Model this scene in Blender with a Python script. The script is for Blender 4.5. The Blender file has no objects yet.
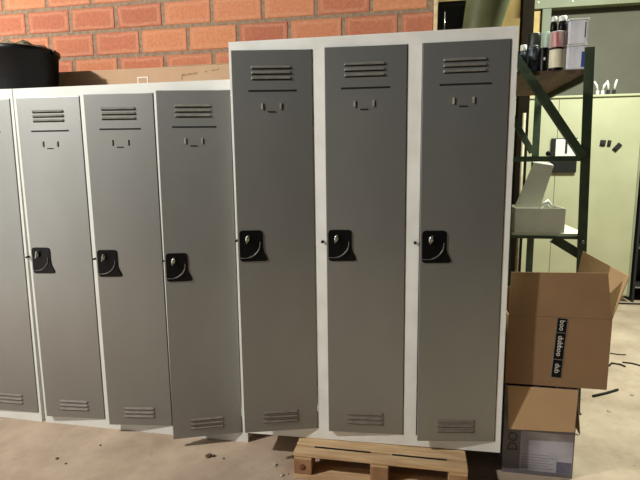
import bpy, bmesh, math, random
from mathutils import Vector, Matrix
random.seed(7)
S = bpy.context.scene
COL = S.collection
PI = math.pi

# ------------------------------------------------------------ materials
def nt(name):
    m = bpy.data.materials.new(name); m.use_nodes = True
    t = m.node_tree; b = t.nodes['Principled BSDF']
    return m, t, b
def srgb(c):
    return tuple(((x/255)/12.92 if x/255 <= .04045 else ((x/255+.055)/1.055)**2.4) for x in c) + (1,)
def mat(name, c1, c2=None, scale=8, rough=.5, metal=0, bump=0, bscale=60, detail=5, lo=.35, hi=.65, spec=.5, stretch=(1,1,1)):
    m, t, b = nt(name)
    b.inputs['Roughness'].default_value = rough; b.inputs['Metallic'].default_value = metal
    b.inputs['Specular IOR Level'].default_value = spec
    c1 = srgb(c1); c2 = srgb(c2) if c2 else tuple(x*.85 for x in c1[:3])+(1,)
    tc = t.nodes.new('ShaderNodeTexCoord'); mp = t.nodes.new('ShaderNodeMapping')
    mp.inputs['Scale'].default_value = stretch
    t.links.new(tc.outputs['Object'], mp.inputs['Vector'])
    n = t.nodes.new('ShaderNodeTexNoise'); n.inputs['Scale'].default_value = scale; n.inputs['Detail'].default_value = detail
    t.links.new(mp.outputs['Vector'], n.inputs['Vector'])
    r = t.nodes.new('ShaderNodeValToRGB'); r.color_ramp.elements[0].position = lo; r.color_ramp.elements[1].position = hi
    r.color_ramp.elements[0].color = c2; r.color_ramp.elements[1].color = c1
    t.links.new(n.outputs['Fac'], r.inputs['Fac']); t.links.new(r.outputs['Color'], b.inputs['Base Color'])
    if bump:
        n2 = t.nodes.new('ShaderNodeTexNoise'); n2.inputs['Scale'].default_value = bscale; n2.inputs['Detail'].default_value = 4
        t.links.new(mp.outputs['Vector'], n2.inputs['Vector'])
        bp = t.nodes.new('ShaderNodeBump'); bp.inputs['Strength'].default_value = bump; bp.inputs['Distance'].default_value = .01
        t.links.new(n2.outputs['Fac'], bp.inputs['Height']); t.links.new(bp.outputs['Normal'], b.inputs['Normal'])
    return m

M = {}
M['door'] = mat('grey door paint', (150,151,147), (143,144,140), scale=3, rough=.44, metal=.72, spec=.8, bump=.04, bscale=180, stretch=(1,1,.5))
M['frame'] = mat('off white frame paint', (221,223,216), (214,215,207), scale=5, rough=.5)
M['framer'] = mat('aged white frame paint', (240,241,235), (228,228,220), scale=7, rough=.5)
M['slot'] = mat('dark slot and clip shade', (14,14,14), rough=.9)
M['tab'] = mat('pale worn metal', (160,156,142), (120,116,104), scale=30, rough=.5)
M['rib'] = mat('dusty rib paint', (128,126,118), (110,108,100), scale=30, rough=.5)
M['ribrust'] = mat('brownish rib paint', (118,108,97), (104,94,84), scale=30, rough=.6)
M['black'] = mat('black gloss plastic', (9,9,10), (6,6,7), rough=.4, scale=20, spec=.22)
M['lip'] = mat('worn grey lip', (120,118,112), (70,68,64), rough=.35, scale=40)
M['chrome'] = mat('steel key cylinder', (200,198,190), (150,148,142), rough=.25, metal=.8, scale=60)
M['rubber'] = mat('black rubber', (26,24,22), rough=.8)
M['wood'] = mat('pallet wood', (222,190,146), (186,150,108), scale=6, rough=.8, bump=.2, bscale=40, stretch=(1,12,12), lo=.3, hi=.7)
M['woodend'] = mat('block wood', (176,136,98), (140,100,66), scale=14, rough=.8, bump=.2, lo=.3, hi=.7)
M['gapshade'] = mat('painted gap shade', (46,34,24), (30,22,16), scale=40, rough=.95)  # shade of the deck gap, put into the colour
M['knot'] = mat('wood knot', (128,74,44), (100,58,36), scale=40, rough=.8)
M['card'] = mat('brown cardboard', (146,115,82), (138,108,77), scale=4, rough=.9, bump=.03, bscale=120)
M['cardin'] = mat('tan cardboard', (190,155,114), (182,148,108), scale=5, rough=.85, bump=.03)
M['cardflat'] = mat('pale cardboard', (192,160,128), (182,149,116), scale=4, rough=.85)
M['tape'] = mat('black tape', (14,13,13), rough=.7, spec=.2)
M['tapeedge'] = mat('clear tape edge', (140,128,118), (120,106,94), scale=40, rough=.3)
M['print'] = mat('white print', (205,200,190), rough=.6)
M['ink'] = mat('ink', (150,118,92), (130,100,76), rough=.8)
M['purple'] = mat('grey violet printed carton', (120,116,120), (108,103,107), scale=5, rough=.5)
M['purplelt'] = mat('pale violet print', (186,184,194), (140,134,142), scale=7, rough=.5, detail=2)
M['purpledk'] = mat('dark letter print', (74,70,76), rough=.5)
M['textline'] = mat('faint text print', (138,134,142), (128,122,130), scale=20, rough=.5)
M['bluegrey'] = mat('blue grey print', (112,112,134), (98,98,118), scale=60, rough=.5)
M['green'] = mat('green rack paint', (64,76,58), (48,60,46), scale=12, rough=.42)
M['board'] = mat('brown shelf board', (96,74,52), (64,48,34), scale=4, rough=.8, stretch=(6,1,6))
M['paleboard'] = mat('pale shelf board', (222,216,190), (206,198,170), scale=6, rough=.6)
M['greybox'] = mat('grey carton', (222,220,206), (210,207,194), scale=5, rough=.75)
M['whiteobj'] = mat('white plastic', (232,230,224), (214,212,206), scale=30, rough=.45)
M['cabinet'] = mat('pale cream cabinet paint', (186,183,150), (176,173,140), scale=3, rough=.5, bump=.03, bscale=4)
M['cabedge'] = mat('cabinet edge', (150,148,120), rough=.6)
M['darkgrey'] = mat('dark shelf', (40,40,38), (26,26,26), scale=5, rough=.7)
M['greywall'] = mat('grey green panel', (106,102,90), (97,93,82), scale=2.2, rough=.85)
M['beam'] = mat('light green steel', (122,124,92), (112,114,82), scale=5, rough=.5)
M['column'] = mat('sage green steel', (106,110,82), (98,102,76), scale=5, rough=.5)
M['ply'] = mat('yellow plywood', (172,146,84), (140,112,58), scale=3, rough=.7, detail=7, stretch=(1,1,.5))
M['strip'] = mat('light wood strip', (214,184,124), (200,168,108), scale=10, rough=.7)
M['darkwood'] = mat('dark brown post', (30,22,13), (20,15,9), scale=8, rough=.9, spec=.08)
M['tanpipe'] = mat('tan pipe', (170,158,128), (140,128,104), scale=9, rough=.5)
M['duct'] = mat('olive duct metal', (118,120,84), (72,74,44), scale=3, rough=.55, metal=.1, spec=.3)
M['blackmetal'] = mat('black sheet metal', (14,14,12), (9,9,8), scale=4, rough=.5)
M['plaster'] = mat('pale plaster edge', (236,214,172), (214,190,146), scale=30, rough=.8)
M['mortar'] = mat('mortar', (158,136,112), (132,112,92), scale=40, rough=.95, bump=.5, bscale=90)
M['pot'] = mat('black bucket plastic', (12,14,17), (8,9,11), scale=4, rough=.42, spec=.3)
M['soil'] = mat('dry rubble', (150,140,112), (70,74,50), scale=30, rough=.95, bump=.6, bscale=50)
M['chip'] = mat('pale chip', (206,198,176), (150,140,120), scale=60, rough=.6)
M['dark debris'] = mat('dark debris', (34,30,26), rough=.8)
M['brownlump'] = mat('brown crumb', (112,92,74), (80,64,52), scale=90, rough=.9)
M['canred'] = mat('red label', (206,190,186), (160,66,66), scale=22, rough=.4, stretch=(3,3,.3))
M['canbeige'] = mat('beige label', (226,218,192), (212,202,176), scale=12, rough=.5)
M['canmint'] = mat('mint label', (180,198,180), (150,168,156), scale=12, rough=.4)
M['canblue'] = mat('blue black label', (110,120,134), (24,28,34), scale=24, rough=.4)
M['cangrey'] = mat('dark grey label', (82,84,80), (58,60,58), scale=10, rough=.4)
M['blue'] = mat('blue stripe', (70,84,170), (60,70,150), rough=.5)
M['lilac'] = mat('white jar label', (236,234,240), (206,204,216), scale=14, rough=.45, stretch=(1,1,.4))

# brick: per-brick tint through a random attribute, smeared pale edges through brick UVs
def brick_mat():
    m, t, b = nt('red brick'); b.inputs['Roughness'].default_value = .9
    N, L = t.nodes, t.links
    at = N.new('ShaderNodeAttribute'); at.attribute_name = 'tint'
    tc = N.new('ShaderNodeTexCoord')
    r = N.new('ShaderNodeValToRGB'); e = r.color_ramp.elements
    e[0].position = 0; e[0].color = srgb((176,106,80)); e[1].position = 1; e[1].color = srgb((202,134,94))
    x = e.new(.5); x.color = srgb((186,114,84))
    L.new(at.outputs['Fac'], r.inputs['Fac'])
    n = N.new('ShaderNodeTexNoise'); n.inputs['Scale'].default_value = 9; n.inputs['Detail'].default_value = 6
    L.new(tc.outputs['Object'], n.inputs['Vector'])
    # distance to brick edge in UV (u 0..2, v 0..1)
    sp = N.new('ShaderNodeSeparateXYZ'); L.new(tc.outputs['UV'], sp.inputs[0])
    def ma(op, a, bb, c=None):
        q = N.new('ShaderNodeMath'); q.operation = op
        for i, v in enumerate((a, bb, c)):
            if v is None: continue
            if isinstance(v, (int, float)): q.inputs[i].default_value = v
            else: L.new(v, q.inputs[i])
        return q.outputs[0]
    ux = ma('SUBTRACT', 1, ma('ABSOLUTE', ma('SUBTRACT', sp.outputs[0], 1), 0))
    vy = ma('SUBTRACT', .5, ma('ABSOLUTE', ma('SUBTRACT', sp.outputs[1], .5), 0))
    d = ma('MINIMUM', ux, vy)
    d = ma('ADD', d, ma('MULTIPLY', ma('SUBTRACT', n.outputs['Fac'], .5), .22))
    rr = N.new('ShaderNodeValToRGB'); q = rr.color_ramp.elements
    q[0].position = .05; q[0].color = (.0,.0,.0,1); q[1].position = .24; q[1].color = (0,0,0,1)
    k = q.new(.13); k.color = (.75,.75,.75,1)
    L.new(d, rr.inputs['Fac'])
    mx = N.new('ShaderNodeMixRGB'); mx.inputs[2].default_value = srgb((208,150,116))
    L.new(ma('MULTIPLY', rr.outputs['Color'], .7), mx.inputs[0]); L.new(r.outputs['Color'], mx.inputs[1])
    n3 = N.new('ShaderNodeTexNoise'); n3.inputs['Scale'].default_value = 60; n3.inputs['Detail'].default_value = 5
    L.new(tc.outputs['Object'], n3.inputs['Vector'])
    m2 = N.new('ShaderNodeMixRGB'); m2.blend_type = 'OVERLAY'; m2.inputs[0].default_value = .35
    L.new(mx.outputs[0], m2.inputs[1]); L.new(n3.outputs['Fac'], m2.inputs[2])
    L.new(m2.outputs[0], b.inputs['Base Color'])
    bp = N.new('ShaderNodeBump'); bp.inputs['Strength'].default_value = .5; bp.inputs['Distance'].default_value = .006
    L.new(n.outputs['Fac'], bp.inputs['Height']); L.new(bp.outputs[0], b.inputs['Normal'])
    return m
M['brick'] = brick_mat()

def floor_mat():
    m, t, b = nt('dusty concrete'); b.inputs['Roughness'].default_value = .85
    N, L = t.nodes, t.links
    tc = N.new('ShaderNodeTexCoord')
    n = N.new('ShaderNodeTexNoise'); n.inputs['Scale'].default_value = 3.2; n.inputs['Detail'].default_value = 9; n.inputs['Roughness'].default_value = .62
    L.new(tc.outputs['Object'], n.inputs['Vector'])
    r = N.new('ShaderNodeValToRGB'); e = r.color_ramp.elements
    e[0].position = .3; e[0].color = srgb((160,138,118)); e[1].position = .7; e[1].color = srgb((198,177,154))
    L.new(n.outputs['Fac'], r.inputs['Fac'])
    v = N.new('ShaderNodeTexVoronoi'); v.feature = 'DISTANCE_TO_EDGE'; v.inputs['Scale'].default_value = 1.7
    n2 = N.new('ShaderNodeTexNoise'); n2.inputs['Scale'].default_value = 5; n2.inputs['Detail'].default_value = 6
    L.new(tc.outputs['Object'], n2.inputs['Vector'])
    mx = N.new('ShaderNodeMixRGB'); mx.blend_type = 'ADD'; mx.inputs[0].default_value = .5
    L.new(tc.outputs['Object'], mx.inputs[1]); L.new(n2.outputs['Color'], mx.inputs[2]); L.new(mx.outputs[0], v.inputs['Vector'])
    r2 = N.new('ShaderNodeValToRGB'); r2.color_ramp.elements[0].color = (.72,.70,.66,1); r2.color_ramp.elements[1].position = .02; r2.color_ramp.elements[1].color = (1,1,1,1)
    L.new(v.outputs['Distance'], r2.inputs['Fac'])
    m2 = N.new('ShaderNodeMixRGB'); m2.blend_type = 'MULTIPLY'; m2.inputs[0].default_value = .2
    L.new(r.outputs['Color'], m2.inputs[1]); L.new(r2.outputs['Color'], m2.inputs[2])
    # small pits
    n4 = N.new('ShaderNodeTexNoise'); n4.inputs['Scale'].default_value = 45; n4.inputs['Detail'].default_value = 3
    L.new(tc.outputs['Object'], n4.inputs['Vector'])
    r4 = N.new('ShaderNodeValToRGB'); r4.color_ramp.elements[0].position = .24; r4.color_ramp.elements[0].color = (.5,.45,.4,1); r4.color_ramp.elements[1].position = .33; r4.color_ramp.elements[1].color = (1,1,1,1)
    L.new(n4.outputs['Fac'], r4.inputs['Fac'])
    m3 = N.new('ShaderNodeMixRGB'); m3.blend_type = 'MULTIPLY'; m3.inputs[0].default_value = .8
    L.new(m2.outputs[0], m3.inputs[1]); L.new(r4.outputs['Color'], m3.inputs[2])
    L.new(m3.outputs[0], b.inputs['Base Color'])
    bp = N.new('ShaderNodeBump'); bp.inputs['Strength'].default_value = .35; bp.inputs['Distance'].default_value = .012
    L.new(n.outputs['Fac'], bp.inputs['Height']); L.new(bp.outputs[0], b.inputs['Normal'])
    return m
M['floor'] = floor_mat()

# ------------------------------------------------------------ mesh helpers
class MB:
    """collects shapes into one bmesh; material slot index per shape"""
    def __init__(s): s.bm = bmesh.new()
    def _fin(s, geom_before, mi):
        for f in s.bm.faces:
            if f not in geom_before: f.material_index = mi
    def box(s, x0, x1, y0, y1, z0, z1, mi=0, bev=0, mtx=None):
        b = bmesh.new()
        bmesh.ops.create_cube(b, size=1)
        bmesh.ops.scale(b, vec=(abs(x1-x0), abs(y1-y0), abs(z1-z0)), verts=b.verts)
        bmesh.ops.translate(b, vec=((x0+x1)/2, (y0+y1)/2, (z0+z1)/2), verts=b.verts)
        if bev: bmesh.ops.bevel(b, geom=b.edges[:], offset=bev, segments=2, affect='EDGES', profile=.6)
        return s.merge(b, mi, mtx)
    def merge(s, b, mi=0, mtx=None, smooth=False):
        if mtx is not None: bmesh.ops.transform(b, matrix=mtx, verts=b.verts)
        vm = {v: s.bm.verts.new(v.co) for v in b.verts}
        for f in b.faces:
            try: g = s.bm.faces.new([vm[v] for v in f.verts])
            except ValueError: continue
            g.material_index = mi; g.smooth = smooth
        b.free(); return s
    def cyl(s, p0, p1, r0, r1=None, n=20, mi=0, caps=True, smooth=True):
        r1 = r0 if r1 is None else r1
        p0, p1 = Vector(p0), Vector(p1); d = p1-p0
        b = bmesh.new()
        bmesh.ops.create_cone(b, cap_ends=caps, segments=n, radius1=r0, radius2=r1, depth=d.length)
        q = Vector((0,0,1)).rotation_difference(d)
        return s.merge(b, mi, Matrix.Translation((p0+p1)/2) @ q.to_matrix().to_4x4(), smooth)
    def poly(s, pts, depth, mi=0, mtx=None, bev=0):
        """pts in xz plane at y=0, extruded towards -y by depth"""
        b = bmesh.new()
        vs = [b.verts.new((x, 0, z)) for x, z in pts]
        f = b.faces.new(vs)
        r = bmesh.ops.extrude_face_region(b, geom=[f])
        bmesh.ops.translate(b, vec=(0, -depth, 0), verts=[v for v in r['geom'] if isinstance(v, bmesh.types.BMVert)])
        bmesh.ops.recalc_face_normals(b, faces=b.faces)
        if bev: bmesh.ops.bevel(b, geom=[e for e in b.edges if all(v.co.y < -depth+1e-5 for v in e.verts)], offset=bev, segments=2, affect='EDGES')
        return s.merge(b, mi, mtx)
    def tube(s, pts, r, n=8, mi=0):
        pts = [Vector(p) for p in pts]
        rings = []
        for i, p in enumerate(pts):
            a = pts[max(i-1, 0)]; c = pts[min(i+1, len(pts)-1)]
            q = Vector((0,0,1)).rotation_difference((c-a).normalized())
            rr = r[i] if isinstance(r, (list, tuple)) else r
            rings.append([s.bm.verts.new(p + q @ Vector((rr*math.cos(2*PI*k/n), rr*math.sin(2*PI*k/n), 0))) for k in range(n)])
        for i in range(len(rings)-1):
            for k in range(n):
                f = s.bm.faces.new((rings[i][k], rings[i][(k+1)%n], rings[i+1][(k+1)%n], rings[i+1][k])); f.material_index = mi; f.smooth = True
        for R_, rev in ((rings[0], True), (rings[-1], False)):
            f = s.bm.faces.new(R_[::-1] if rev else R_); f.material_index = mi
        return s
    def lathe(s, prof, c=(0,0,0), n=32, mi=0):
        b = bmesh.new(); rings = []
        for r, z in prof:
            rings.append([b.verts.new((c[0]+r*math.cos(2*PI*k/n), c[1]+r*math.sin(2*PI*k/n), c[2]+z)) for k in range(n)])
        for i in range(len(rings)-1):
            for k in range(n):
                b.faces.new((rings[i][k], rings[i][(k+1)%n], rings[i+1][(k+1)%n], rings[i+1][k]))
        if prof[0][0] > 1e-6: b.faces.new(rings[0][::-1])
        if prof[-1][0] > 1e-6: b.faces.new(rings[-1])
        bmesh.ops.remove_doubles(b, verts=b.verts, dist=1e-7)
        return s.merge(b, mi, None, True)
    def quadpanel(s, p, th, mi=0):
        """p: four corners (world order), thickened along its normal by th"""
        p = [Vector(q) for q in p]; n = (p[1]-p[0]).cross(p[3]-p[0]).normalized()*th
        a = [s.bm.verts.new(q) for q in p]; c = [s.bm.verts.new(q+n) for q in p]
        fs = [a[::-1], c] + [[a[i], a[(i+1)%4], c[(i+1)%4], c[i]] for i in range(4)]
        for f in fs: g = s.bm.faces.new(f); g.material_index = mi
        return s
    def build(s, name, mats, parent=None):
        bmesh.ops.recalc_face_normals(s.bm, faces=s.bm.faces)
        me = bpy.data.meshes.new(name); s.bm.to_mesh(me); s.bm.free()
        for m in (mats if isinstance(mats, (list, tuple)) else [mats]): me.materials.append(M[m])
        o = bpy.data.objects.new(name, me); COL.objects.link(o)
        if parent: o.parent = parent
        return o
def tag(o, label=None, cat=None, group=None, kind=None):
    if label: o['label'] = label
    if cat: o['category'] = cat
    if group: o['group'] = group
    if kind: o['kind'] = kind
    return o
def empty(name, loc, label, cat, rot=(0,0,0), group=None):
    o = bpy.data.objects.new(name, None); COL.objects.link(o)
    o.location = loc; o.rotation_euler = rot; o.empty_display_size = .1
    return tag(o, label, cat, group)
def origin_to_base(o):
    """put a one-mesh thing's origin at the middle of its base"""
    me = o.data; xs = [v.co for v in me.vertices]
    c = Vector(((min(v.x for v in xs)+max(v.x for v in xs))/2, (min(v.y for v in xs)+max(v.y for v in xs))/2, min(v.z for v in xs)))
    me.transform(Matrix.Translation(-c)); o.location = o.location + c
    return o
def letters(name, body, size, material, parent, mtx, extr=.0004):
    cu = bpy.data.curves.new(name, 'FONT'); cu.body = body; cu.size = size; cu.extrude = extr
    cu.align_x = 'CENTER'; cu.align_y = 'CENTER'; cu.resolution_u = 3; cu.offset = size*.012
    tmp = bpy.data.objects.new(name+'_src', cu); COL.objects.link(tmp)
    bpy.context.view_layer.update()
    me = bpy.data.meshes.new_from_object(tmp.evaluated_get(bpy.context.evaluated_depsgraph_get()))
    bpy.data.objects.remove(tmp); bpy.data.curves.remove(cu)
    me.transform(mtx); me.materials.clear(); me.materials.append(M[material])
    me.name = name
    o = bpy.data.objects.new(name, me); COL.objects.link(o); o.parent = parent
    return o

# ------------------------------------------------------------ setting
tag(MB().box(-7, 9, -6, 7, -.1, 0).build('floor', 'floor'), kind='structure')

# brick wall behind the lockers: real bricks set in mortar
WY = .55
def brick_wall():
    bm = bmesh.new(); uvl = bm.loops.layers.uv.new('UVMap'); tl = bm.faces.layers.float.new('tint')
    X0, X1, ZT = -3.0, 2.078, 3.2
    def add_brick(x0, x1, z0, z1, full0, full1):
        rnd = random.random()
        y = WY + .0015 - random.uniform(0, .001)
        c = [(x0,z0),(x1,z0),(x1,z1),(x0,z1)]; i_ = .004
        ci = [(x0+i_,z0+i_),(x1-i_,z0+i_),(x1-i_,z1-i_),(x0+i_,z1-i_)]
        back = [bm.verts.new((a, WY+.02, b)) for a, b in c]
        mid = [bm.verts.new((a, y+.004, b)) for a, b in c]
        fr = [bm.verts.new((a, y, b)) for a, b in ci]
        def uv(co): return (((co.x-full0)/(full1-full0))*2, (co.z-z0)/(z1-z0))
        fs = [fr]
        for k in range(4):
            fs.append([mid[k], mid[(k+1)%4], fr[(k+1)%4], fr[k]]); fs.append([back[k], back[(k+1)%4], mid[(k+1)%4], mid[k]])
        for f in fs:
            g = bm.faces.new(f); g[tl] = rnd; g.material_index = 0
            for l in g.loops: l[uvl].uv = uv(l.vert.co)
    z = 2.055 - .145*14; row = 0
    j = .0095
    while z < ZT:
        off = .105 if row % 2 == 0 else -.045
        x = off - .3*11
        while x < X1:
            a, b = max(x+j, X0), min(x+.3-j, X1)
            if b - a > .03: add_brick(a, b, z+j, min(z+.145-j, ZT), x+j, x+.3-j)
            x += .3
        z += .145; row += 1
    s = MB(); s.bm.free(); s.bm = bm
    mb = bmesh.new(); bmesh.ops.create_cube(mb, size=1)
    bmesh.ops.scale(mb, vec=(X1-X0, .16, ZT), verts=mb.verts); bmesh.ops.translate(mb, vec=((X0+X1)/2, WY+.0045+.08, ZT/2), verts=mb.verts)
    s.merge(mb, 1)
    o = s.build('wall_back', ['brick', 'mortar'])
    tag(o, kind='structure')
brick_wall()
tag(MB().box(2.079, 2.099, WY-.012, WY+.17, 0, 3.2, bev=.003).build('trim_1', 'plaster'), kind='structure')
# the far room behind the rack
tag(MB().box(3.27, 8, 3.5, 3.6, 0, 4.2).build('wall_far', 'greywall'), kind='structure')
tag(MB().box(1.6, 3.269, 3.5, 3.6, 0, 4.2).build('wall_panel', 'ply'), kind='structure')

# ------------------------------------------------------------ lockers
W = 1.184; H = 1.8; D = .5
DZ0, DZ1 = .054, 1.752; DW = .338; RIGHT = [.373, .767, 1.154]
def carcass(material, RIGHT):
    s = MB(); t = .012
    s.box(0, t, .0, D, 0, H); s.box(W-t, W, 0, D, 0, H)
    s.box(t, W-t, D-t, D, 0, H); s.box(t, W-t, 0, D-t, H-t, H); s.box(t, W-t, .02, D-t, .05, .06)
    # front frame: header, plinth, stiles
    s.box(t, W-t, 0, .02, DZ1+.001, H-t, bev=.001); s.box(t, W-t, 0, .02, 0, DZ0-.001)
    x = t
    for k in range(3):
        l = RIGHT[k]-DW-.003
        if l > x: s.box(x, l, 0, .02, DZ0-.001, DZ1+.001)
        x = RIGHT[k]+.003
    s.box(x, W-t, 0, .02, DZ0-.001, DZ1+.001)
    for k in range(2):
        c = (RIGHT[k]+RIGHT[k+1]-DW)/2; s.box(c-.005, c+.005, .02, D-t, .06, H-t)
    s.box(t, W-t, .03, D-t, 1.44, 1.45)
    return s.build('cabinet_body', material)
def louvre(s, cx, z, w, mi):
    """pressed louvre: slanted lip with closed ends, dark slit beneath"""
    h, d = .011, .008
    pts = [(0, 0), (-d, -h*.8), (-d*.8, -h), (0, -h)]      # (y, z) profile
    b = bmesh.new(); rings = []
    for xx, k in ((-w/2, .15), (-w/2+.006, 1), (w/2-.006, 1), (w/2, .15)):
        rings.append([b.verts.new((cx+xx, y*k, z+zz)) for y, zz in pts])
    for i in range(3):
        for j in range(4):
            b.faces.new((rings[i][j], rings[i][(j+1)%4], rings[i+1][(j+1)%4], rings[i+1][j]))
    b.faces.new(rings[0]); b.faces.new(rings[3])
    s.merge(b, mi)
    s.box(cx-w/2+.002, cx+w/2-.002, -.0012, .001, z-h-.0045, z-h, 1)
def door_mesh(rust):
    """local: hinge edge at x=0, door towards -x, front at y=-.018.."""
    s = MB()
    b = bmesh.new(); bmesh.ops.create_cube(b, size=1)      # thin sheet door, finely divided so it can twist
    bmesh.ops.scale(b, vec=(DW, .018, DZ1-DZ0), verts=b.verts); bmesh.ops.translate(b, vec=(-DW/2, .009, (DZ1-DZ0)/2), verts=b.verts)
    bmesh.ops.bevel(b, geom=b.edges[:], offset=.002, segments=2, affect='EDGES', profile=.6)
    for i in range(1, 24):
        g = b.verts[:]+b.edges[:]+b.faces[:]; bmesh.ops.bisect_plane(b, geom=g, plane_co=(0,0,(DZ1-DZ0)*i/24), plane_no=(0,0,1))
    for i in range(1, 7):
        g = b.verts[:]+b.edges[:]+b.faces[:]; bmesh.ops.bisect_plane(b, geom=g, plane_co=(-DW*i/7,0,0), plane_no=(1,0,0))
    s.merge(b, 0)
    cx = -DW/2+.004
    for z in (1.635, 1.613, 1.591): louvre(s, cx-.006, z, .17, 2)
    for z in (.101, .079, .057): louvre(s, cx-.004, z, .165, 3)
    s.box(cx-.105, cx+.098, -.0012, .002, 1.529, 1.536, 1)
    return s.build('door', ['door', 'slot', 'rib', 'ribrust'])
def make_locker(name, loc, rot, label, group, fm, swing, rust=False, pins=(0,1,2), doors=(0,1,2), RIGHT=RIGHT):
    root = empty(name, loc, label, 'locker', rot, group)
    c = carcass(fm, RIGHT); c.parent = root
    for k in doors:
        d = door_mesh(rust); d.parent = root
        sw = (swing[k][0]+swing[k][1])/2
        d.location = (RIGHT[k], -.004, DZ0); d.rotation_euler = (0, 0, math.asin(sw/DW))
        # card holder: two side clips and a lower clip
        cx = -DW/2-.004; kids = [d]
        for xx in (-.040, .038):
            s = MB(); s.box(cx+xx-.004, cx+xx+.004, -.005, 0, 1.456, 1.482, bev=.0015); s.box(cx+xx+.004, cx+xx+.008, -.001, 0, 1.454, 1.480, 1)  # dark strip right of each clip paints its cast shadow
            kids.append(s.build('card_clip', ['tab', 'slot'], d))
        s = MB(); s.box(cx-.018, cx+.015, -.003, 0, 1.444, 1.4485, bev=.001); kids.append(s.build('card_clip', 'slot', d))
        # handle: black recessed plate flaring to lower right
        zc = .803
        def rr(pts, rad=.008, n=4):
            out = []
            for i, p in enumerate(pts):
                a = Vector(pts[i-1]); b_ = Vector(p); c_ = Vector(pts[(i+1) % len(pts)])
                u = (a-b_).normalized(); v = (c_-b_).normalized(); r_ = rad
                P, Q = b_+u*r_, b_+v*r_
                for t_ in range(n+1):
                    t = t_/n; out.append(tuple((1-t)**2*P + 2*t*(1-t)*b_ + t*t*Q))
            return out
        x0 = -DW+.008
        out = rr([(x0, zc), (x0, zc+.138), (x0+.102, zc+.138), (x0+.102, zc+.050), (x0+.126, zc+.002)], .017)
        s = MB(); s.poly(out[::-1], .005, bev=.0015)
        kids.append(s.build('handle_plate', 'black', d))
        s = MB()                                          # raised cup rim with its worn lip
        arc = [(x0+.020+.070*math.cos(a), -.0075, zc+.079+.063*math.sin(a)) for a in [(-105+k_*8)*PI/180 for k_ in range(15)]]
        s.tube(arc, [.0008+.0024*math.sin(PI*(i+.3)/15) for i in range(15)], 8)
        kids.append(s.build('handle_lip', 'lip', d))
        s = MB(); s.lathe([(.0, 0), (.011, 0), (.011, .010), (.009, .013), (0, .013)], n=20)
        s.box(-.003, .003, -.013, .013, .013, .019, bev=.0015)
        for f in s.bm.verts: f.co = Matrix.Rotation(PI/2, 3, 'X') @ f.co
        lk = s.build('lock_cylinder', 'chrome', d); lk.location = (x0+.036, -.005, zc+.102); lk.rotation_euler = (0, .25, 0); lk.scale = (.85, 1, 1.45)
        tw = swing[k][1]-swing[k][0]                       # thin doors twist: the foot of the free edge stands out further
        for o_ in kids:
            for v in o_.data.vertices: v.co.y += tw*(-v.co.x/DW)*(v.co.z/(DZ1-DZ0)-.5)
        lk.location.y += tw*(-lk.location.x/DW)*(lk.location.z/(DZ1-DZ0)-.5)
    for k in pins:                                         # rubber stop on the stile beside each handle
        xl = RIGHT[k]-DW-(.020 if rust else .036)
        s = MB(); s.cyl((xl, 0, .940), (xl, -.022, .940), .006, .005, 12)
        s.build('door_stop', 'rubber', root)
    return root
grp = None
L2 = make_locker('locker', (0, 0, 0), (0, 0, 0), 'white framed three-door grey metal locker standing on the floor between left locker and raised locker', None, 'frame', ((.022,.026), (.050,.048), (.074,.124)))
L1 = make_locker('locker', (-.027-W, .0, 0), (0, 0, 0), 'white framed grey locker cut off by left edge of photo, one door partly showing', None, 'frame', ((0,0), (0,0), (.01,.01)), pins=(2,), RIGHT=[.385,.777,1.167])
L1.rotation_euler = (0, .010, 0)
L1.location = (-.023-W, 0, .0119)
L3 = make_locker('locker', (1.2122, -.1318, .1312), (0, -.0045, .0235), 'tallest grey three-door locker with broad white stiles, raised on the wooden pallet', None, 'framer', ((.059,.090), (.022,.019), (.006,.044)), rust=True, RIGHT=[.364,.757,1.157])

# ------------------------------------------------------------ pallet
def pallet():
    x0, x1 = 1.487, 2.247; y0 = -.245; y1 = .375
    root = empty('wooden_pallet', ((x0+x1)/2, (y0+y1)/2, 0), 'light wooden pallet on the floor carrying the tallest locker', 'pallet')
    ox, oy = (x0+x1)/2, (y0+y1)/2
    def B(name, a, b, c, d, e, f, m, bev=.004):
        o = MB().box(a-ox, b-ox, c-oy, d-oy, e, f, bev=bev).build(name, m, root); return o
    ys = [(-.245,-.196),(-.184,-.085),(-.045,.05),(.09,.185),(.225,.375)]
    for i, (a, b) in enumerate(ys): B('deck_board', x0, x1, a, b, .1085, .1305, 'wood')
    for i, (a, b) in enumerate(((x0, x0+.082), (1.832, 1.912), (x1-.080, x1))):
        B('stringer_board', a+.001, b-.001, y0+.004, y1, .0935, .1083, 'wood', .001)
        for yy in (y0+.003, .02, y1-.09): B('block', a, b, yy, yy+.088, .0212, .0933, 'woodend')
    for a, b in ((x0+.085, 1.828), (1.925, x1-.085)): B('gap_shade', a, b, -.188, -.1841, .1095, .1302, 'gapshade', .001)  # dark strips painted in for the shade between the front deck boards
    B('bottom_board', x0, x1, y0, y0+.095, .0, .021, 'wood'); B('bottom_board', x0, x1, .015, .11, .0, .021, 'wood'); B('bottom_board', x0, x1, y1-.095, y1, 0, .021, 'wood')
    s = MB(); 
    s.cyl((x0+.04-ox, y0+.0035-oy, .056), (x0+.04-ox, y0+.0015-oy, .056), .017, .015, 16)
    s.build('wood_knot', 'knot', root)
    return root
pallet()

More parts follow.
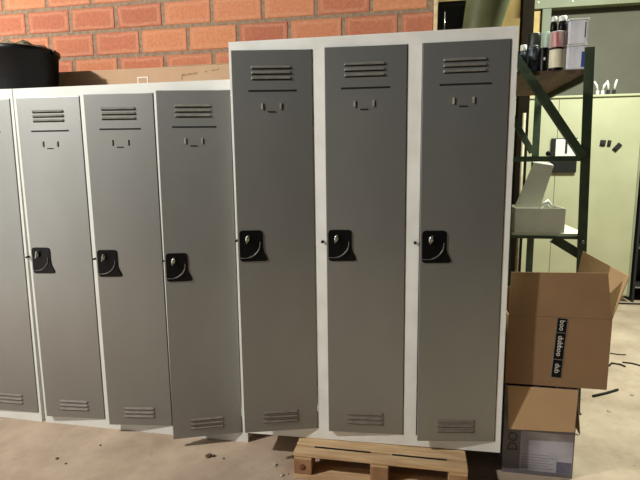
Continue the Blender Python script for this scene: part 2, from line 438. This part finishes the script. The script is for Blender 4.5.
# ------------------------------------------------------------ cartons on the right
TH = .005
def lower_carton():
    x0, x1, y0, y1, z1 = 2.420, 2.722, -.030, .30, .424
    root = empty('cardboard_box', ((x0+x1)/2, (y0+y1)/2, 0), 'grey violet printed carton on the floor under the larger brown box, tan flap folded down', 'box')
    ox, oy = (x0+x1)/2, (y0+y1)/2
    s = MB()
    s.box(x0-ox, x1-ox, y0-oy, y0+TH-oy, 0, z1); s.box(x0-ox, x1-ox, y1-TH-oy, y1-oy, 0, z1)
    s.box(x0-ox, x0+TH-ox, y0+TH-oy, y1-TH-oy, 0, z1); s.box(x1-TH-ox, x1-ox, y0+TH-oy, y1-TH-oy, 0, z1)
    s.box(x0+TH-ox, x1-TH-ox, y0+TH-oy, y1-TH-oy, 0, TH)
    s.build('carton_body', 'purple', root)
    # printed panel: pale picture, text lines, small blue grey patch, letters
    s = MB(); s.box(x0+.075-ox, x1-.006-ox, y0-.0006-oy, y0-.0001-oy, .02, .21); s.build('printed_panel', 'purplelt', root)
    s = MB()
    for i in range(6): s.box(x0+.085-ox, x0+.085+.115+.02*(i % 2)-ox, y0-.0012-oy, y0-.0007-oy, .098-.013*i, .1005-.013*i)
    s.build('text_lines', 'textline', root)
    s = MB(); s.box(x1-.070-ox, x1-.008-ox, y0-.0018-oy, y0-.0013-oy, .022, .075); s.build('printed_patch', 'bluegrey', root)
    # reading upwards: letters turned a quarter to the left
    R = Matrix.Rotation(PI/2, 4, 'X')
    rot = Matrix.Rotation(-PI/2, 4, 'Y')
    letters('carton_lettering', 'DO', .060, 'purpledk', root, Matrix.Translation((x0+.043-ox, y0-.001-oy, .156)) @ rot @ R)
    s = MB()
    s.quadpanel([(x0+.008-ox, y0-oy-.004, z1), (x1-.002-ox, y0-oy-.004, z1), (x1-.020-ox, y0-.05-oy, .250), (x0+.012-ox, y0-.05-oy, .240)], .004)
    tag(s.build('front_flap', 'cardin', root), 'tan inner side of the front flap')
    s = MB()
    s.quadpanel([(x1+.002-ox, y0+.02-oy, z1), (x1+.002-ox, y1-.02-oy, z1), (x1+.045-ox, y1-.02-oy, .19), (x1+.03-ox, y0+.03-oy, .20)], .004)
    s.build('side_flap', 'cardin', root)
    s = MB(); s.quadpanel([(x0+.01-ox, y1+.001-oy, z1), (x0+.01-ox, y1+.05-oy, .24), (x1-.01-ox, y1+.05-oy, .24), (x1-.01-ox, y1+.001-oy, z1)], .004); s.build('rear_flap', 'cardin', root)
lower_carton()
def upper_carton():
    x0, x1, y0, y1 = 2.416, 2.834, -.030, .50; z0, z1 = .4325, .748
    root = empty('cardboard_box', ((x0+x1)/2, (y0+y1)/2, z0), 'large open brown cardboard box with black tape strip stacked on the printed carton', 'box')
    ox, oy = (x0+x1)/2, (y0+y1)/2; h = z1-z0
    s = MB()
    s.box(x0-ox, x1-ox, y0-oy, y0+TH-oy, 0, h); s.box(x0-ox, x1-ox, y1-TH-oy, y1-oy, 0, h)
    s.box(x0-ox, x0+TH-ox, y0+TH-oy, y1-TH-oy, 0, h); s.box(x1-TH-ox, x1-ox, y0+TH-oy, y1-TH-oy, 0, h)
    s.box(x0+TH-ox, x1-TH-ox, y0+TH-oy, y1-TH-oy, 0, TH)
    s.build('box_body', 'card', root)
    a = (x0+.002-ox, y0-oy, h+.001); b = (x1-.002-ox, y0-oy, h+.001)
    s = MB(); s.quadpanel([a, b, (x1-.030-ox, y0+.004-oy, h+.200), (x0-ox+.004, y0+.004-oy, h+.192)], -.004)
    s.build('front_flap', 'card', root)
    s = MB(); s.quadpanel([(x1-.003-ox, y0+.004-oy, h+.001), (x1-.003-ox, y1-.004-oy, h+.001), (x1+.024-ox, y1-.012-oy, h+.205), (x1+.052-ox, y0+.008-oy, h+.190)], .004)
    tag(s.build('side_flap', 'cardin', root), 'tan flap standing open on the right')
    s = MB(); s.quadpanel([(x0+.004-ox, y1-.002-oy, h+.001), (x0+.004-ox, y1+.04-oy, h-.19), (x1-.004-ox, y1+.04-oy, h-.19), (x1-.004-ox, y1-.002-oy, h+.001)], -.004); s.build('rear_flap', 'card', root)
    # tape, slightly slanting, printed word running down
    T = Matrix.Translation((2.632-ox, y0-.0006-oy, .610-z0)) @ Matrix.Rotation(math.radians(2.5), 4, 'Y')
    s = MB(); s.box(-.024, .024, -.0006, 0, -.136, .136, mtx=T); s.build('clear_tape', 'tapeedge', root)
    s = MB(); s.box(-.0195, .0195, -.0013, -.0007, -.134, .134, 0, mtx=T)
    for zz in (.070, -.052): s.box(-.020, .020, -.0019, -.0014, zz-.0012, zz+.0012, 1, mtx=T)
    s.build('printed_tape', ['tape', 'tapeedge'], root)
    R = Matrix.Rotation(PI/2, 4, 'X'); rot = Matrix.Rotation(PI/2, 4, 'Y')
    for word, zz in (('boo', .103), ('dubboo', .010), ('dub', -.092)):
        letters('tape_lettering', word, .030, 'print', root, T @ Matrix.Translation((0, -.0022, zz)) @ rot @ R)
upper_carton()

# ------------------------------------------------------------ storage rack
def rack():
    x0, x1, y0, y1 = 2.462, 2.892, .60, 1.56; root = empty('storage_rack', ((x0+x1)/2, (y0+y1)/2, 0), 'green metal storage rack with diagonal braces behind the cardboard boxes', 'rack')
    ox, oy = (x0+x1)/2, (y0+y1)/2
    def post(cx, cy, top, lean):
        s = MB(); w = .024; t = .003                      # angle-iron upright: two flanges
        s.box(-w, w, -t, 0, 0, top, bev=.0008)
        q = (w-t, w) if cx > (x0+x1)/2 else (-w, -w+t)
        s.box(q[0], q[1], 0, .04, 0, top)
        o = s.build('upright', 'green', root); o.location = (cx-ox, cy-oy, 0); o.rotation_euler = (0, -lean, 0)
        MB().box(-.03, .03, -.01, .045, 0, .006).build('foot_plate', 'green', o)
    post(2.915, y0, 1.985, .029); post(2.53, y0, 2.0, .029)
    post(2.824, y1-.04, 1.985, 0); post(2.484, y1-.04, 1.985, 0)
    def bar(name, p, q, w=.036, t=.014, m='green'):
        p, q = Vector(p)-Vector((ox,oy,0)), Vector(q)-Vector((ox,oy,0)); d = q-p
        s = MB(); s.box(-w/2, w/2, -t/2, t/2, -d.length/2, d.length/2, bev=.002)
        s.box(w/2-.004, w/2, 0, t*1.6, -d.length/2, d.length/2)
        o = s.build(name, m, root); o.location = (p+q)/2
        ang = math.atan2(d.x, d.z); o.rotation_euler = (0, ang, 0); return o
    bar('diagonal_brace', (2.478, y0-.014, 1.985), (2.858, y0-.014, 1.435), .042)
    bar('diagonal_brace', (2.5, y1-.062, 1.985), (2.80, y1-.062, 1.475), .038)
    bar('diagonal_brace', (2.750, y0+.035, .995), (2.895, y0+.035, .905), .05)
    for z in (1.428, 1.000, .30):
        for yy in (y0+.006, y1-.055):
            s = MB(); s.box(x0+.02-ox, (x1+.012 if yy < 1 and z < 1.2 else x1-.02 if yy < 1 else 2.83)-ox, yy-oy, yy+.012-oy, z-.016 if z > 1.2 else z-.004, z+.012, bev=.001); s.build('cross_rail', 'green', root)
    # long rails and boards
    for z, m in ((1.880, 'board'), (1.025, 'paleboard'), (.32, 'board')):
        s = MB(); s.box(x0+.006-ox, x1-.006+(0 if z > 1.2 else .03)-ox, y0+.020-oy, y1-.07-oy, z-.020, z, bev=.002)
        o = s.build('shelf_board', m, root)
        if m == 'paleboard': tag(o, 'pale shelf board')
    for xx in (x0+.022, x1-.034):
        s = MB(); s.box(xx-ox, xx+.012-ox, y0+.02-oy, y1-.06-oy, 1.824, 1.859); s.build('side_rail', 'green', root)
    s = MB()
    s.cyl((2.887-ox, y0-.004-oy, .985), (2.887-ox, y0-.016-oy, .985), .011, .009, 10); s.build('bolt', 'lip', root)
rack()

# jars, cans and bottles on the top shelf (each a thing)
ZS = 1.8805
def vessel(name, label, cat, x, y, z, r, h, m, cap=None, capm='whiteobj', neck=None, band=None, group='paint cans and bottles on the rack'):
    root = empty(name, (x, y, z), label, cat, group=group)
    s = MB()
    if neck: prof = [(r*.9, 0), (r, .004), (r, h*.72), (r*.85, h*.82), (neck, h*.88), (neck, h)]
    else: prof = [(r*.94, 0), (r, .003), (r*.97, .006), (r*.97, h-.006), (r, h-.003), (r*.94, h)]
    s.lathe(prof, n=24); s.build('can_body' if not neck else 'bottle_body', m, root)
    if cap:
        s = MB(); s.lathe([(cap[0], 0), (cap[0]*1.03, .002), (cap[0], cap[1]-.002), (cap[0]*.85, cap[1])], n=24)
        c = s.build('lid' if not neck else 'cap', capm, root); c.location = (0, 0, h)
    if band:
        s = MB(); s.lathe([(r*1.0, h*.12), (r*1.012, h*.13), (r*1.012, h*.9), (r*1.0, h*.91)], n=24); s.build('label_band', band, root)
    return root
vessel('bottle', 'small dark bottle with white cap, leftmost on the top rack shelf', 'bottle', 2.552, .665, ZS, .022, .112, 'canblue', cap=(.016, .030), neck=.014)
vessel('paint_can', 'dark blue can with whitish top beside leftmost bottle on rack shelf', 'can', 2.603, .668, ZS, .025, .125, 'canblue', cap=(.024, .012), capm='cangrey')
vessel('paint_can', 'dark grey can standing taller behind the dark blue can', 'can', 2.620, .750, ZS, .034, .208, 'cangrey', cap=(.033, .008), capm='cangrey')
vessel('paint_can', 'pale mint can standing between dark grey can and red can', 'can', 2.685, .735, ZS, .028, .208, 'canmint', cap=(.023, .008), capm='canmint')
vessel('jar', 'black jar with small white mark left of the beige labelled can', 'jar', 2.652, .655, ZS, .023, .112, 'black', cap=(.022, .008), capm='black')
o = MB().box(-.004, .004, -.0245, -.022, .055, .070, bev=.001).build('white_mark', 'whiteobj', bpy.data.objects['jar'])
vessel('paint_can', 'black rimmed can with plain beige label, centre of the top rack shelf', 'can', 2.713, .650, ZS, .037, .115, 'black', band='canbeige')
vessel('paint_can', 'can with red and white label stacked on the beige labelled can', 'can', 2.716, .652, ZS+.1155, .040, .076, 'canred', cap=(.038, .005), capm='whiteobj')
vessel('bottle', 'left of the two black bottles with white caps on red can', 'bottle', 2.693, .652, ZS+.1968, .017, .05, 'black', cap=(.014, .024), neck=.014)
vessel('bottle', 'right of the two black bottles with white caps on red can', 'bottle', 2.735, .652, ZS+.1968, .020, .05, 'black', cap=(.019, .026), neck=.018)
def sqjar(label, x, y, z, w, h, blue):
    root = empty('plastic_tub', (x, y, z), label, 'tub', group='paint cans and bottles on the rack')
    s = MB(); s.box(-w/2, w/2, -.035, .035, 0, h, bev=.010); s.build('tub_body', 'lilac', root)
    s = MB(); s.box(-w/2-.002, w/2+.002, -.037, .037, h, h+.008, bev=.003); s.build('lid', 'whiteobj', root)
    if blue:
        s = MB(); s.box(w/2-.026, w/2-.008, -.0358, -.0352, .012, h-.03); tag(s.build('blue_stripe', 'blue', root), 'blue printed stripe')
    else:
        s = MB(); s.box(w/2-.0195, w/2-.0145, -.0358, -.0352, .03, h-.012); tag(s.build('dark_stripe', 'slot', root), 'dark printed line')
sqjar('lower white plastic tub with a blue stripe, right end of the top rack shelf', 2.806, .66, ZS, .096, .118, True)
sqjar('upper white plastic tub with a dark line, stacked on the blue striped tub', 2.808, .66, ZS+.1265, .096, .118, False)

# open grey carton on the third shelf
def grey_carton():
    x0, x1, y0, y1 = 2.545, 2.803, .63, .86; z = 1.0255; h = .134
    ox, oy = (x0+x1)/2, (y0+y1)/2
    root = empty('carton', (ox, oy, z), 'grey carton with raised lid on the middle shelf of the green rack', 'box')
    s = MB(); t = .004
    s.box(x0-ox, x1-ox, y0-oy, y0+t-oy, 0, h); s.box(x0-ox, x1-ox, y1-t-oy, y1-oy, 0, h)
    s.box(x0-ox, x0+t-ox, y0+t-oy, y1-t-oy, 0, h); s.box(x1-t-ox, x1-ox, y0+t-oy, y1-t-oy, 0, h); s.box(x0+t-ox, x1-t-ox, y0+t-oy, y1-t-oy, 0, t)
    s.build('carton_body', 'greybox', root)
    # lid standing open, a tray seen from its side
    s = MB()
    p = [(2.552, z+h+.001), (2.688, z+h+.001), (2.745, z+.362), (2.640, z+.378)]
    a = [(x-ox, .70-oy, zz-z) for x, zz in p]
    s.quadpanel([(q[0], q[1], q[2]) for q in a], .004)
    s.quadpanel([(a[3][0], a[3][1], a[3][2]), (a[2][0], a[2][1], a[2][2]), (a[2][0]+.003, a[2][1]+.09, a[2][2]+.012), (a[3][0]+.003, a[3][1]+.09, a[3][2]+.012)], .004)
    s.build('lid', 'greybox', root)
    s = MB(); pts = [(2.70-ox, .75-oy, h-.02), (2.715-ox, .74-oy, h+.015), (2.735-ox, .74-oy, h+.028), (2.748-ox, .745-oy, h+.012), (2.765-ox, .75-oy, h-.005)]
    s.tube(pts, [.010, .010, .016, .012, .006], 8)
    o = s.build('plastic_fitting', 'whiteobj'); o.location = (ox, oy, z); tag(o, 'small white plastic fitting poking out of the grey carton', 'fitting'); origin_to_base(o)
grey_carton()
o = MB().lathe([(0, 0), (.009, .001), (.014, .009), (.013, .019), (.006, .026), (0, .027)], n=16).build('round_knob', 'rubber')
o.location = (2.694, .612, 1.4405); tag(o, 'small dark round knob lying on the middle rail of the green rack', 'knob')

# ------------------------------------------------------------ cabinet, notice, tools, far shelf
def cabinet():
    x0, x1, y0, y1, h = 2.60, 4.125, 3.10, 3.48, 2.04
    root = empty('cabinet', ((x0+x1)/2, (y0+y1)/2, 0), 'wide pale cream metal cabinet behind the green storage rack', 'cabinet')
    ox, oy = (x0+x1)/2, (y0+y1)/2
    s = MB(); s.box(x0-ox, x1-ox, y0+.02-oy, y1-oy, .06, h-.02); s.box(x0+.03-ox, x1-.03-ox, y0+.05-oy, y1-.03-oy, 0, .06)
    s.build('cabinet_body', 'cabinet', root)
    s = MB(); s.box(x0-.006-ox, x1+.006-ox, y0-.008-oy, y1+.006-oy, h-.0199, h, bev=.003); s.build('top_panel', 'cabinet', root)
    mid = 3.36
    for a, b in ((x0+.004, mid-.002), (mid+.002, x1-.02)):
        s = MB(); s.box(a-ox, b-ox, y0-oy, y0+.0195-oy, .07, h-.035, bev=.002); s.build('door', 'cabinet', root)
    s = MB(); s.box(x1-.018-ox, x1-ox, y0-oy, y0+.0195-oy, .06, h-.04); s.build('edge_strip', 'cabedge', root)
cabinet()
def hook(x, z, w, h, ang, label):
    s = MB(); s.box(-w/2, w/2, -.012, 0, -h/2, h/2, bev=.004); s.box(-w*.3, w*.3, -.022, -.012, -h*.35, h*.1, bev=.003)
    o = s.build('magnet_clip', 'rubber'); o.location = (x, 3.0995, z); o.rotation_euler = (0, ang, 0)
    tag(o, label, 'clip', 'black clips on the cream cabinet')
hook(3.775, 1.583, .05, .055, .1, 'leftmost of the three black clips on the cream cabinet door')
hook(3.832, 1.580, .032, .055, .1, 'middle of the three black clips on the cream cabinet door')
hook(3.905, 1.540, .045, .085, .7, 'rightmost and most tilted black clip on the cream cabinet door')
def notice():
    cx, z0 = 3.430, 1.300
    root = empty('notice_board', (cx, 3.0995, z0), 'white sheet over a black board hanging on the cream cabinet, seen through the rack', 'board')
    s = MB(); s.box(-.125, .115, -.030, 0, 0, .335, bev=.003); s.build('backing_board', 'blackmetal', root)
    s = MB(); s.box(-.088, .115, -.036, -.0305, .120, .325, bev=.001); s.build('paper_sheet', 'whiteobj', root)
    s = MB(); s.box(-.002, .018, -.040, -.0365, .185, .335, bev=.002); s.build('clip', 'rubber', root)
notice()
for i, (x, lean, h, lab) in enumerate(((3.720, -.12, .135, 'leftmost of the white handled tools standing on top of the cream cabinet'), (3.766, .10, .12, 'second white handled tool from the left on top of the cream cabinet'), (3.815, -.05, .14, 'third white handled tool from the left on top of the cream cabinet'), (3.868, .06, .145, 'rightmost white handled tool on top of the cream cabinet, apart from the others'))):
    root = empty('brush', (x, 3.18, 2.0402), lab, 'brush', (0, lean*.0, 0), 'white handled tools on the cabinet')
    s = MB(); s.lathe([(.014, 0), (.016, .01), (.015, .045), (.010, .05)], n=12); s.build('brush_base', 'rubber' if i > 1 else 'whiteobj', root)
    s = MB(); s.tube([(0, 0, .05), (lean*.1, 0, .05+h*.35), (lean*.3, 0, h)], [.009, .012, .009], 10); s.build('handle', 'whiteobj', root)
def far_shelf():
    x0, x1, y0, y1 = 4.16, 5.2, 3.12, 3.48
    root = empty('shelf_unit', ((x0+x1)/2, (y0+y1)/2, 0), 'dark shelf unit at right edge of photo beside the cream cabinet', 'shelf')
    ox, oy = (x0+x1)/2, (y0+y1)/2
    s = MB(); s.box(x0-ox, x0+.02-ox, y0-oy, y1-oy, 0, 1.62); s.box(x1-.02-ox, x1-ox, y0-oy, y1-oy, 0, 1.62); s.box(x0+.02-ox, x1-.02-ox, y1-.01-oy, y1-oy, 0, 1.62)
    s.build('shelf_frame', 'darkgrey', root)
    for z in (.16, .56, .93, 1.3, 1.60):
        s = MB(); s.box(x0+.02-ox, x1-.02-ox, y0-oy, y1-.011-oy, z-.02, z, 0); s.box(x0+.02-ox, x1-.02-ox, y0-.006-oy, y0-.0005-oy, z-.012, z, 1); s.build('shelf_board', ['darkgrey', 'tab'], root)
far_shelf()

# steel frame of the far panel wall
def steel():
    o = MB().box(3.05, 8, 3.36, 3.46, 2.925, 3.15, bev=.004).build('trim_2', 'beam'); tag(o, kind='structure')
    o = MB().box(3.215, 3.30, 3.36, 3.46, 0, 2.924, bev=.004).build('trim_3', 'column'); tag(o, kind='structure')
    o = MB().box(3.105, 3.205, 3.40, 3.455, 0, 2.92, bev=.003).build('trim_4', 'strip'); tag(o, kind='structure')
    for i, x in enumerate((3.17, 3.49, 3.9)):
        s = MB(); s.lathe([(.012, 0), (.011, .006), (0, .008)], n=12)
        for v in s.bm.verts: v.co = Matrix.Rotation(PI/2, 3, 'X') @ v.co
        b = s.build('trim_%d' % (5+i), 'whiteobj'); b.location = (x, 3.36, 2.985-.01*i); tag(b, kind='structure')
steel()
s = MB(); s.box(-.048, .038, -.05, .05, 0, 3.6, bev=.004)
o = s.build('wooden_post', 'darkwood'); o.location = (2.828, 2.05, 0); tag(o, 'dark brown wooden post rising behind the green rack', 'post')
s = MB(); s.cyl((0,0,0), (0,0,1.78), .012, .012, 14)
o = s.build('vertical_pipe', 'tanpipe'); o.location = (2.812, 1.90, 0); tag(o, 'thin tan vertical pipe in front of the dark wooden post', 'pipe')

# black cabinet and olive duct above the tallest locker
def black_unit():
    root = empty('metal_cabinet', (2.30, .98, 0), 'tall black metal cabinet behind the tallest locker beside the brick wall end', 'cabinet')
    s = MB(); s.box(-.19, .10, -.16, .30, 0, 2.315, bev=.004); s.build('cabinet_body', 'blackmetal', root)
    s = MB(); s.box(-.165, .085, -.172, -.1605, .1, 2.29, bev=.003); s.build('door', 'blackmetal', root)
    s = MB(); s.cyl((-.155, -.190, 2.25), (-.155, -.190, 2.06), .0035, .0035, 10); s.build('handle_rod', 'chrome', root)
black_unit()
def duct():
    root = empty('ventilation_duct', (2.36, .70, 1.94), 'olive metal duct leaning above the tallest locker beside the black cabinet', 'duct')
    s = MB()
    a, b = Vector((-.065, -.04, 0)), Vector((.060, -.04, .62))
    s.cyl(a, b, .085, .135, 40, caps=False); s.build('duct_tube', 'duct', root)
    s = MB(); s.tube([(b.x+.137*math.cos(2*PI*k/40), b.y+.137*math.sin(2*PI*k/40), b.z) for k in range(41)], .004, 6); s.build('rim', 'tab', root)
duct()

# ------------------------------------------------------------ on top of the left lockers
def bucket():
    cx, cy, z = -.128, .235, 1.8045
    root = empty('bucket', (cx, cy, z), 'black plastic bucket on the lockers at left against the brick wall', 'bucket')
    s = MB(); s.lathe([(.0, 0), (.156, 0), (.162, .006), (.180, .206), (.186, .207), (.189, .212), (.189, .228), (.184, .232), (.176, .229), (.157, .012), (.0, .012)], n=48)
    s.build('bucket_body', 'pot', root)
    for sx in (-1, 1):
        s = MB(); s.box(-.016, .016, -.008, .008, -.016, .010, bev=.003); h = s.build('handle_lug', 'pot', root); h.location = (sx*.191, 0, .216)
    return root
bucket()
s = MB(); b = bmesh.new(); bmesh.ops.create_icosphere(b, subdivisions=4, radius=1)
for v in b.verts:
    k = 1+.18*math.sin(v.co.x*9+v.co.y*7)+.12*math.sin(v.co.y*17+v.co.x*5)
    v.co = Vector((v.co.x*.158, v.co.y*.158, (v.co.z*.055*k if v.co.z > 0 else v.co.z*.03)))
s.merge(b, 0, None, True); o = s.build('rubble', 'soil'); o.location = (-.128, .235, 2.022); tag(o, 'dry rubble and plant debris filling the black bucket', 'rubble', kind='stuff')
s = MB(); s.tube([(0,0,0), (-.03,-.01,.03), (-.08,-.02,.055)], [.004,.003,.002], 6)
o = s.build('twig', 'chip'); o.location = (-.20, .13, 2.050); tag(o, 'thin pale twig sticking out of the black bucket', 'twig')

def flat_box():
    x0, x1, y0, y1, z = -.30, 1.16, .455, .535, 1.8055; ox, oy = (x0+x1)/2, (y0+y1)/2
    root = empty('cardboard_box', (ox, oy, z), 'long flat tan cardboard box standing on the left lockers between bucket and brick wall', 'box')
    s = MB(); s.box(x0-ox, x1-ox, y0-oy, y1-oy, 0, .155, bev=.002); s.build('box_body', 'cardflat', root)
    s = MB(); s.quadpanel([(.62-ox, y0-.002-oy, .1555), (x1-ox, y0-.002-oy, .1555), (x1-ox, y1-oy, .1575), (.62-ox, y1-oy, .1575)], .003); s.build('top_flap', 'cardflat', root)
    s = MB()                                              # white sticker outline
    a, c = .426-ox, .492-ox; zz0, zz1 = 1.875-z, 1.912-z; y = y0-.0015-oy
    s.box(a, c, y, y+.001, zz0, zz1, 1); s.box(a, a+.006, y-.001, y-.0002, zz0, zz1); s.box(c-.006, c, y-.001, y-.0002, zz0, zz1); s.box(a+.006, c-.006, y-.001, y-.0002, zz1-.005, zz1)
    s.build('sticker', ['whiteobj', 'cardflat'], root)
    # faint handwriting, running slightly uphill
    s = MB(); yy = y0-.0008-oy; x = .705-ox; pts = []
    for k in range(58):
        amp = .009 if k < 30 else .006
        pts.append((x+.0038*k, yy, 1.910-z+amp*math.sin(k*1.9)*(.5+.5*math.sin(k*.7))+.0004*k))
    s.tube([(x-.006, yy, 1.888-z), (x-.002, yy, 1.918-z), (x+.006, yy, 1.914-z)], .0012, 5); s.tube(pts[:26], .0011, 5); s.tube(pts[34:40], .001, 5); s.tube(pts[46:], .001, 5)
    s.build('handwriting', 'ink', root)
flat_box()

# ------------------------------------------------------------ debris
def lump(name, x, y, r, m, label, cat, h=.6, group=None, z=0):
    b = bmesh.new(); bmesh.ops.create_icosphere(b, subdivisions=2, radius=r)
    for v in b.verts:
        v.co *= random.uniform(.75, 1.2); v.co.z = max(v.co.z*h, -r*h*.5)
    zmin = min(v.co.z for v in b.verts); bmesh.ops.translate(b, vec=(0,0,-zmin), verts=b.verts)
    s = MB(); s.merge(b); o = s.build(name, m); o.location = (x, y, z+.0005); tag(o, label, cat, group); return o
lump('debris_crumb', 1.035, -.155, .016, 'brownlump', 'largest dark brown crumb on the floor left of the pallet', 'crumb')
lump('debris_crumb', 1.058, -.150, .010, 'brownlump', 'small dark crumb touching the largest brown crumb left of the pallet', 'crumb')
lump('debris_crumb', 1.115, -.160, .006, 'brownlump', 'tiny dark crumb right of the largest brown crumb on the floor', 'crumb')
lump('debris_chip', 1.374, -.170, .011, 'chip', 'pale chip on the floor left of the pallet, the farther of two', 'chip')
lump('debris_chip', 1.428, -.238, .010, 'chip', 'pale chip on the floor nearest to the pallet block', 'chip')
lump('debris_chip', 1.45, -.225, .006, 'chip', 'tiniest pale chip beside the pallet block', 'chip')
lump('debris_crumb', .312, -.303, .008, 'brownlump', 'brown speck on the bare floor at the lower left, bigger of two', 'crumb')
lump('debris_crumb', .383, -.332, .006, 'brownlump', 'brown speck on the bare floor at the lower left, smaller of two', 'crumb')
lump('debris_crumb', .45, -.16, .005, 'dark debris', 'single tiny dark speck below the second floor locker door', 'crumb')
def stick(pts, r, label, m='dark debris'):
    s = MB(); s.tube([(x, y, r) for x, y in pts], r, 6); o = s.build('stick', m); tag(o, label, 'stick'); origin_to_base(o); o.location.z += .0005
stick([(3.080, .835), (3.17, .890), (3.262, .955)], .007, 'dark straight stick on the pale floor right of the brown box')
stick([(3.345, 1.345), (3.38, 1.40), (3.43, 1.385), (3.45, 1.35)], .006, 'short bent dark stick on the pale floor farther right of the box')
stick([(3.46, 1.43), (3.52, 1.42), (3.60, 1.35)], .005, 'thin dark stick at the right edge of the pale floor')
stick([(3.44, 1.60), (3.49, 1.585), (3.54, 1.585)], .004, 'faint thin stick lying farthest back on the pale floor')
stick([(4.00, 3.02), (4.2, 3.03), (4.6, 3.03)], .008, 'long black rod on the floor in front of the cream cabinet foot')
for i, (x, y) in enumerate(((3.11, .66), (2.86, .37), (3.0, .80), (3.32, .9))):
    lump('debris_chip', x, y, .010, 'chip', ['white flake on the pale floor below the straight dark stick', 'white flake beside the right side of the printed carton', 'white flake left of the straight dark stick on the pale floor', 'white flake right of the straight dark stick on the pale floor'][i], 'chip')

# ------------------------------------------------------------ light
def lamp(name, loc, power, color, radius):
    l = bpy.data.lights.new(name, 'POINT'); l.energy = power; l.color = color; l.shadow_soft_size = radius
    o = bpy.data.objects.new(name, l); o.location = loc; COL.objects.link(o); return o
lamp('workshop_lamp', (-1.62, -2.26, 3.42), 720, (1, .97, .92), .10)
def area(name, loc, target, power, color, sx, sy):
    l = bpy.data.lights.new(name, 'AREA'); l.shape = 'RECTANGLE'; l.size = sx; l.size_y = sy; l.energy = power; l.color = color
    o = bpy.data.objects.new(name, l); o.location = loc; COL.objects.link(o)
    o.rotation_euler = (Vector(target)-Vector(loc)).to_track_quat('-Z', 'Y').to_euler(); return o
area('back_room_lamp', (3.9, 1.1, 3.6), (3.6, 1.7, 0), 212, (.92, 1, .86), 1.2, .3)
area('added_sheen_light', (-2.35, -3.1, 1.25), (.1, 0, 1.25), 34, (1, .97, .94), 2.0, 2.4)  # area light added out of view for the sheen on the left doors
def light_frame():
    # bars added around the unseen area light, no known doorway
    c = Vector((-2.35, -3.1, 0)); a = math.atan2(2.45, 3.1)
    s = MB()
    for x in (-1.06, 1.0): s.box(x, x+.06, -.12, -.02, 0, 2.56)
    s.box(-1.06, 1.06, -.12, -.02, 2.5601, 2.62)
    o = s.build('added_frame_1', 'frame'); o.location = c; o.rotation_euler = (0, 0, -a); tag(o, kind='structure')
light_frame()
w = bpy.data.worlds.new('World'); S.world = w; w.use_nodes = True
w.node_tree.nodes['Background'].inputs[0].default_value = (.9, .95, 1, 1); w.node_tree.nodes['Background'].inputs[1].default_value = .035

# ------------------------------------------------------------ camera
F, YAW, PITCH, ROLL = 498.55, .19168, .15276, -.00963
fw = Vector((-math.sin(YAW)*math.cos(PITCH), math.cos(YAW)*math.cos(PITCH), -math.sin(PITCH)))
r0 = Vector((math.cos(YAW), math.sin(YAW), 0)); u0 = r0.cross(fw)
r = r0*math.cos(ROLL)+u0*math.sin(ROLL); u = -r0*math.sin(ROLL)+u0*math.cos(ROLL)
cam = bpy.data.cameras.new('camera'); co = bpy.data.objects.new('camera', cam); COL.objects.link(co)
cam.sensor_width = 36; cam.lens = F/640*36; cam.clip_start = .05
mw = Matrix((r, u, -fw)).transposed().to_4x4(); mw.translation = Vector((2.00933, -2.25972, 1.41437))
co.matrix_world = mw
S.camera = co
S.view_settings.view_transform = 'Standard'; S.view_settings.look = 'None'; S.view_settings.gamma = 1
S.view_settings.use_curve_mapping = False; S.view_settings.exposure = 0
